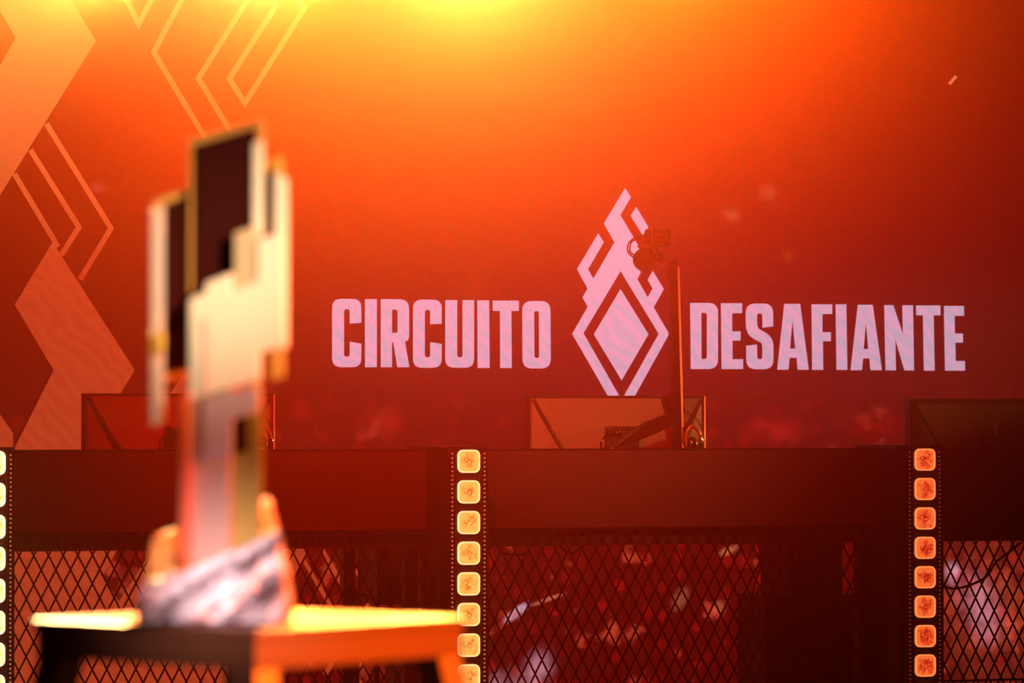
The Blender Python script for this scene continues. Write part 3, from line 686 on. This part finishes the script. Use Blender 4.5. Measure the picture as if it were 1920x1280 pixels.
# tall rear slab with its rim
slab('tall_slab_rim', [(352, 258), (492, 218), (492, 420), (462, 560), (352, 600)], 0.012, 0.05, rim_m)
slab('tall_slab_face', [(366, 270), (480, 237), (480, 560), (366, 590)], 0.004, 0.0115, glass_m)
slab('rear_left_slab_rim', [(283, 372), (356, 346), (356, 700), (303, 712)], 0.03, 0.06, rim_m)
slab('rear_left_slab_face', [(300, 384), (351, 362), (351, 692), (306, 700)], 0.020, 0.0295, glass_m)
slab('left_bar', [(281, 392), (306, 384), (306, 790), (281, 800)], 0.0, 0.022, col_m, 0.003)
slab('left_bar_clasp', [(281, 628), (310, 618), (310, 660), (281, 670)], -0.012, -0.001, gold_m, 0.003)
slab('upper_right_bar', [(472, 268), (494, 260), (494, 440), (472, 447)], -0.004, 0.003, white_m, 0.003)
slab('right_slab_rim', [(494, 302), (528, 290), (528, 450), (494, 460)], 0.008, 0.03, gold_m)
slab('right_slab_face', [(500, 316), (512, 312), (512, 446), (500, 450)], 0.002, 0.0075, glass_m)
slab('right_bar', [(513, 322), (539, 334), (539, 652), (513, 660)], -0.010, 0.02, white_m, 0.003)
slab('step_slab', [(441, 438), (484, 424), (484, 560), (441, 575)], -0.030, 0.0035, mat('award_tan', (0.55, 0.42, 0.32), 0.4, noise=0.05), 0.003)
slab('main_slab', [(358, 562), (388, 550), (388, 532), (440, 512), (440, 548), (484, 530), (484, 452), (536, 436), (538, 650), (492, 662), (492, 712), (358, 752)], -0.036, -0.017, white_m, 0.003)
slab('shadow_groove', [(386, 598), (393, 596), (393, 742), (386, 745)], -0.0385, -0.0365, lilac_m)
slab('gold_block', [(508, 664), (533, 656), (533, 708), (508, 714)], -0.014, 0.008, gold_m)
slab('dark_block', [(495, 660), (507, 657), (507, 700), (495, 704)], -0.010, 0.006, glass_m)
slab('column_front', [(362, 745), (436, 725), (436, 1060), (362, 1060)], -0.030, 0.0, mat('award_taupe_dim', (0.42, 0.28, 0.22), 0.35, noise=0.06), 0.002)  # column tan, darkened for the weaker light low down
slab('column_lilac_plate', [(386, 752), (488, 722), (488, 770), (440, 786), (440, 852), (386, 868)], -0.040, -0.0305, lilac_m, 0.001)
slab('column_edge', [(343, 740), (361, 735), (361, 1050), (343, 1050)], -0.044, -0.01, mat('award_orange_lit_edge', (0.60, 0.12, 0.03), 0.35, noise=0.05))  # orange light on the column edge is put into its colour
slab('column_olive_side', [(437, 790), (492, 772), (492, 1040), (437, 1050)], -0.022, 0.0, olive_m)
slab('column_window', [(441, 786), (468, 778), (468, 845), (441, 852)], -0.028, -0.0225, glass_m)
slab('column_core', [(362, 600), (490, 600), (490, 1060), (362, 1060)], 0.001, 0.003, rim_m)

# the rock: jagged block rising to the right, with a spike
def rock_material():
    m = mat('rock_pale_crystal', (0.62, 0.52, 0.58), 0.3)
    nt = m.node_tree; b = nt.nodes['Principled BSDF']; L = nt.links.new
    tc = nd(nt, 'ShaderNodeTexCoord'); mp = nd(nt, 'ShaderNodeMapping', vector_type='TEXTURE'); mp.inputs['Rotation'].default_value = (0, R(-38), 0); mp.inputs['Scale'].default_value = (0.11, 0.06, 0.022)
    n = nd(nt, 'ShaderNodeTexNoise'); n.inputs['Scale'].default_value = 1.2; n.inputs['Detail'].default_value = 2
    L(tc.outputs['Object'], mp.inputs[0]); L(mp.outputs[0], n.inputs['Vector'])
    cr = nd(nt, 'ShaderNodeValToRGB'); cr.color_ramp.elements[0].position = 0.38; cr.color_ramp.elements[0].color = (0.13, 0.065, 0.07, 1)
    cr.color_ramp.elements[1].position = 0.62; cr.color_ramp.elements[1].color = (0.95, 0.84, 0.88, 1)
    L(n.outputs['Fac'], cr.inputs[0]); L(cr.outputs[0], b.inputs['Base Color'])
    bp = nd(nt, 'ShaderNodeBump'); bp.inputs['Strength'].default_value = 0.8; bp.inputs['Distance'].default_value = 0.01
    L(n.outputs['Fac'], bp.inputs['Height']); L(bp.outputs[0], b.inputs['Normal'])
    return m
rock_m = rock_material()
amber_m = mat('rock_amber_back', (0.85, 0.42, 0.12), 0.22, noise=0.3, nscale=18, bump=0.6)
rk = empty('rock_base', uv((415-960)*K, DT, ZTT+0.001), 'jagged pale lilac rock with amber edges and a spike, at the foot of the award', 'rock', rz=-YAW)
def rock(name, outline, y0, y1, m, amp, cols=26, rows=12):
    """block between a jagged top outline (px list) and the table, surface broken into facets"""
    bm = bmesh.new(); xs0, xs1 = outline[0][0], outline[-1][0]
    def top(x):
        for (xa, ya), (xb, yb) in zip(outline, outline[1:]):
            if xa <= x <= xb: return ya + (yb-ya)*(x-xa)/max(1e-6, xb-xa)
        return outline[-1][1]
    F, B = [], []
    for r in range(rows+1):
        t = r/rows; fr_, br_ = [], []
        for c in range(cols+1):
            x = xs0 + (xs1-xs0)*c/cols; y = ZP0-4 - (ZP0-4-top(x))*t
            jx = random.uniform(-1, 1)*3 if 0 < c < cols else 0
            X, Z = AP(x+jx, y); d = random.uniform(-amp, amp) * (1 if 0 < r < rows else .4)
            fold = amp*1.6*math.sin((x*0.045 + y*0.055))
            e = 0.012 if c in (0, cols) else 0
            fr_.append(bm.verts.new((X, y0 + t*0.022 + d + fold + e, max(0, Z + (random.uniform(-3, 3)*K if 0 < r else 0)))))
            br_.append(bm.verts.new((X, y1 - t*0.01 + d*0.5 - e, max(0, Z))))
        F.append(fr_); B.append(br_)
    for r in range(rows):
        for c in range(cols):
            q = (F[r][c], F[r][c+1], F[r+1][c+1], F[r+1][c])
            if random.random() < .5: bm.faces.new((q[0], q[1], q[2])); bm.faces.new((q[0], q[2], q[3]))
            else: bm.faces.new((q[0], q[1], q[3])); bm.faces.new((q[1], q[2], q[3]))
            bm.faces.new((B[r][c+1], B[r][c], B[r+1][c], B[r+1][c+1]))
        bm.faces.new((B[r][0], F[r][0], F[r+1][0], B[r+1][0])); bm.faces.new((F[r][cols], B[r][cols], B[r+1][cols], F[r+1][cols]))
    for c in range(cols):
        bm.faces.new((F[rows][c], F[rows][c+1], B[rows][c+1], B[rows][c])); bm.faces.new((F[0][c+1], F[0][c], B[0][c], B[0][c+1]))
    return obj(name, bm, m, rk)
rock('front_block', [(268, 1128), (282, 1086), (340, 1070), (400, 1050), (460, 1022), (510, 1000), (528, 988), (538, 1060), (550, 1128)], -0.090, -0.042, rock_m, 0.004)
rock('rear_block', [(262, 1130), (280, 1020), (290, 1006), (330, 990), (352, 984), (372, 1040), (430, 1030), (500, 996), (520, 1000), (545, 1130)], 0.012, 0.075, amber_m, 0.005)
bm = bmesh.new(); 
sp0 = [AP(487, 950), AP(507, 944), AP(524, 1010), AP(530, 1060), AP(508, 1060)]
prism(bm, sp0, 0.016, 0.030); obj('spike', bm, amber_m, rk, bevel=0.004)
bm = bmesh.new(); bmesh.ops.create_icosphere(bm, subdivisions=2, radius=0.0075, matrix=Matrix.Translation((AP(497, 945)[0], 0.022, AP(497, 945)[1]))); obj('spike_glint', bm, mat('glint_pale', (1, 0.85, 0.7), 0.35, 0.3), rk, smooth=True)  # added pale ball, stands in for the bright glint on the spike
bm = bmesh.new(); prism(bm, [AP(256, 1162), AP(492, 1162), AP(492, 1157), AP(256, 1157)], -0.11, 0.08)
obj('dark_slab', bm, black_gloss, rk)  # thin black slab on the table top under the rock's left part

# ------------------------------------------------------------------ haze over the stage
hz_m = bpy.data.materials.new('stage_haze'); hz_m.use_nodes = True; nt = hz_m.node_tree; nt.nodes.clear()
out = nd(nt, 'ShaderNodeOutputMaterial'); vs = nd(nt, 'ShaderNodeVolumeScatter'); vs.inputs['Color'].default_value = (1, 1, 1, 1)
vs.inputs['Density'].default_value = 0.040; vs.inputs['Anisotropy'].default_value = 0.65
nt.links.new(vs.outputs[0], out.inputs['Volume'])
hz = obj('stage_haze', bx(-5, 13, 8.6, YS-0.012, 0.01, 5.0), hz_m); tag(hz, 'thin orange-lit haze hanging over the desks in front of the LED wall', 'haze', kind='stuff')
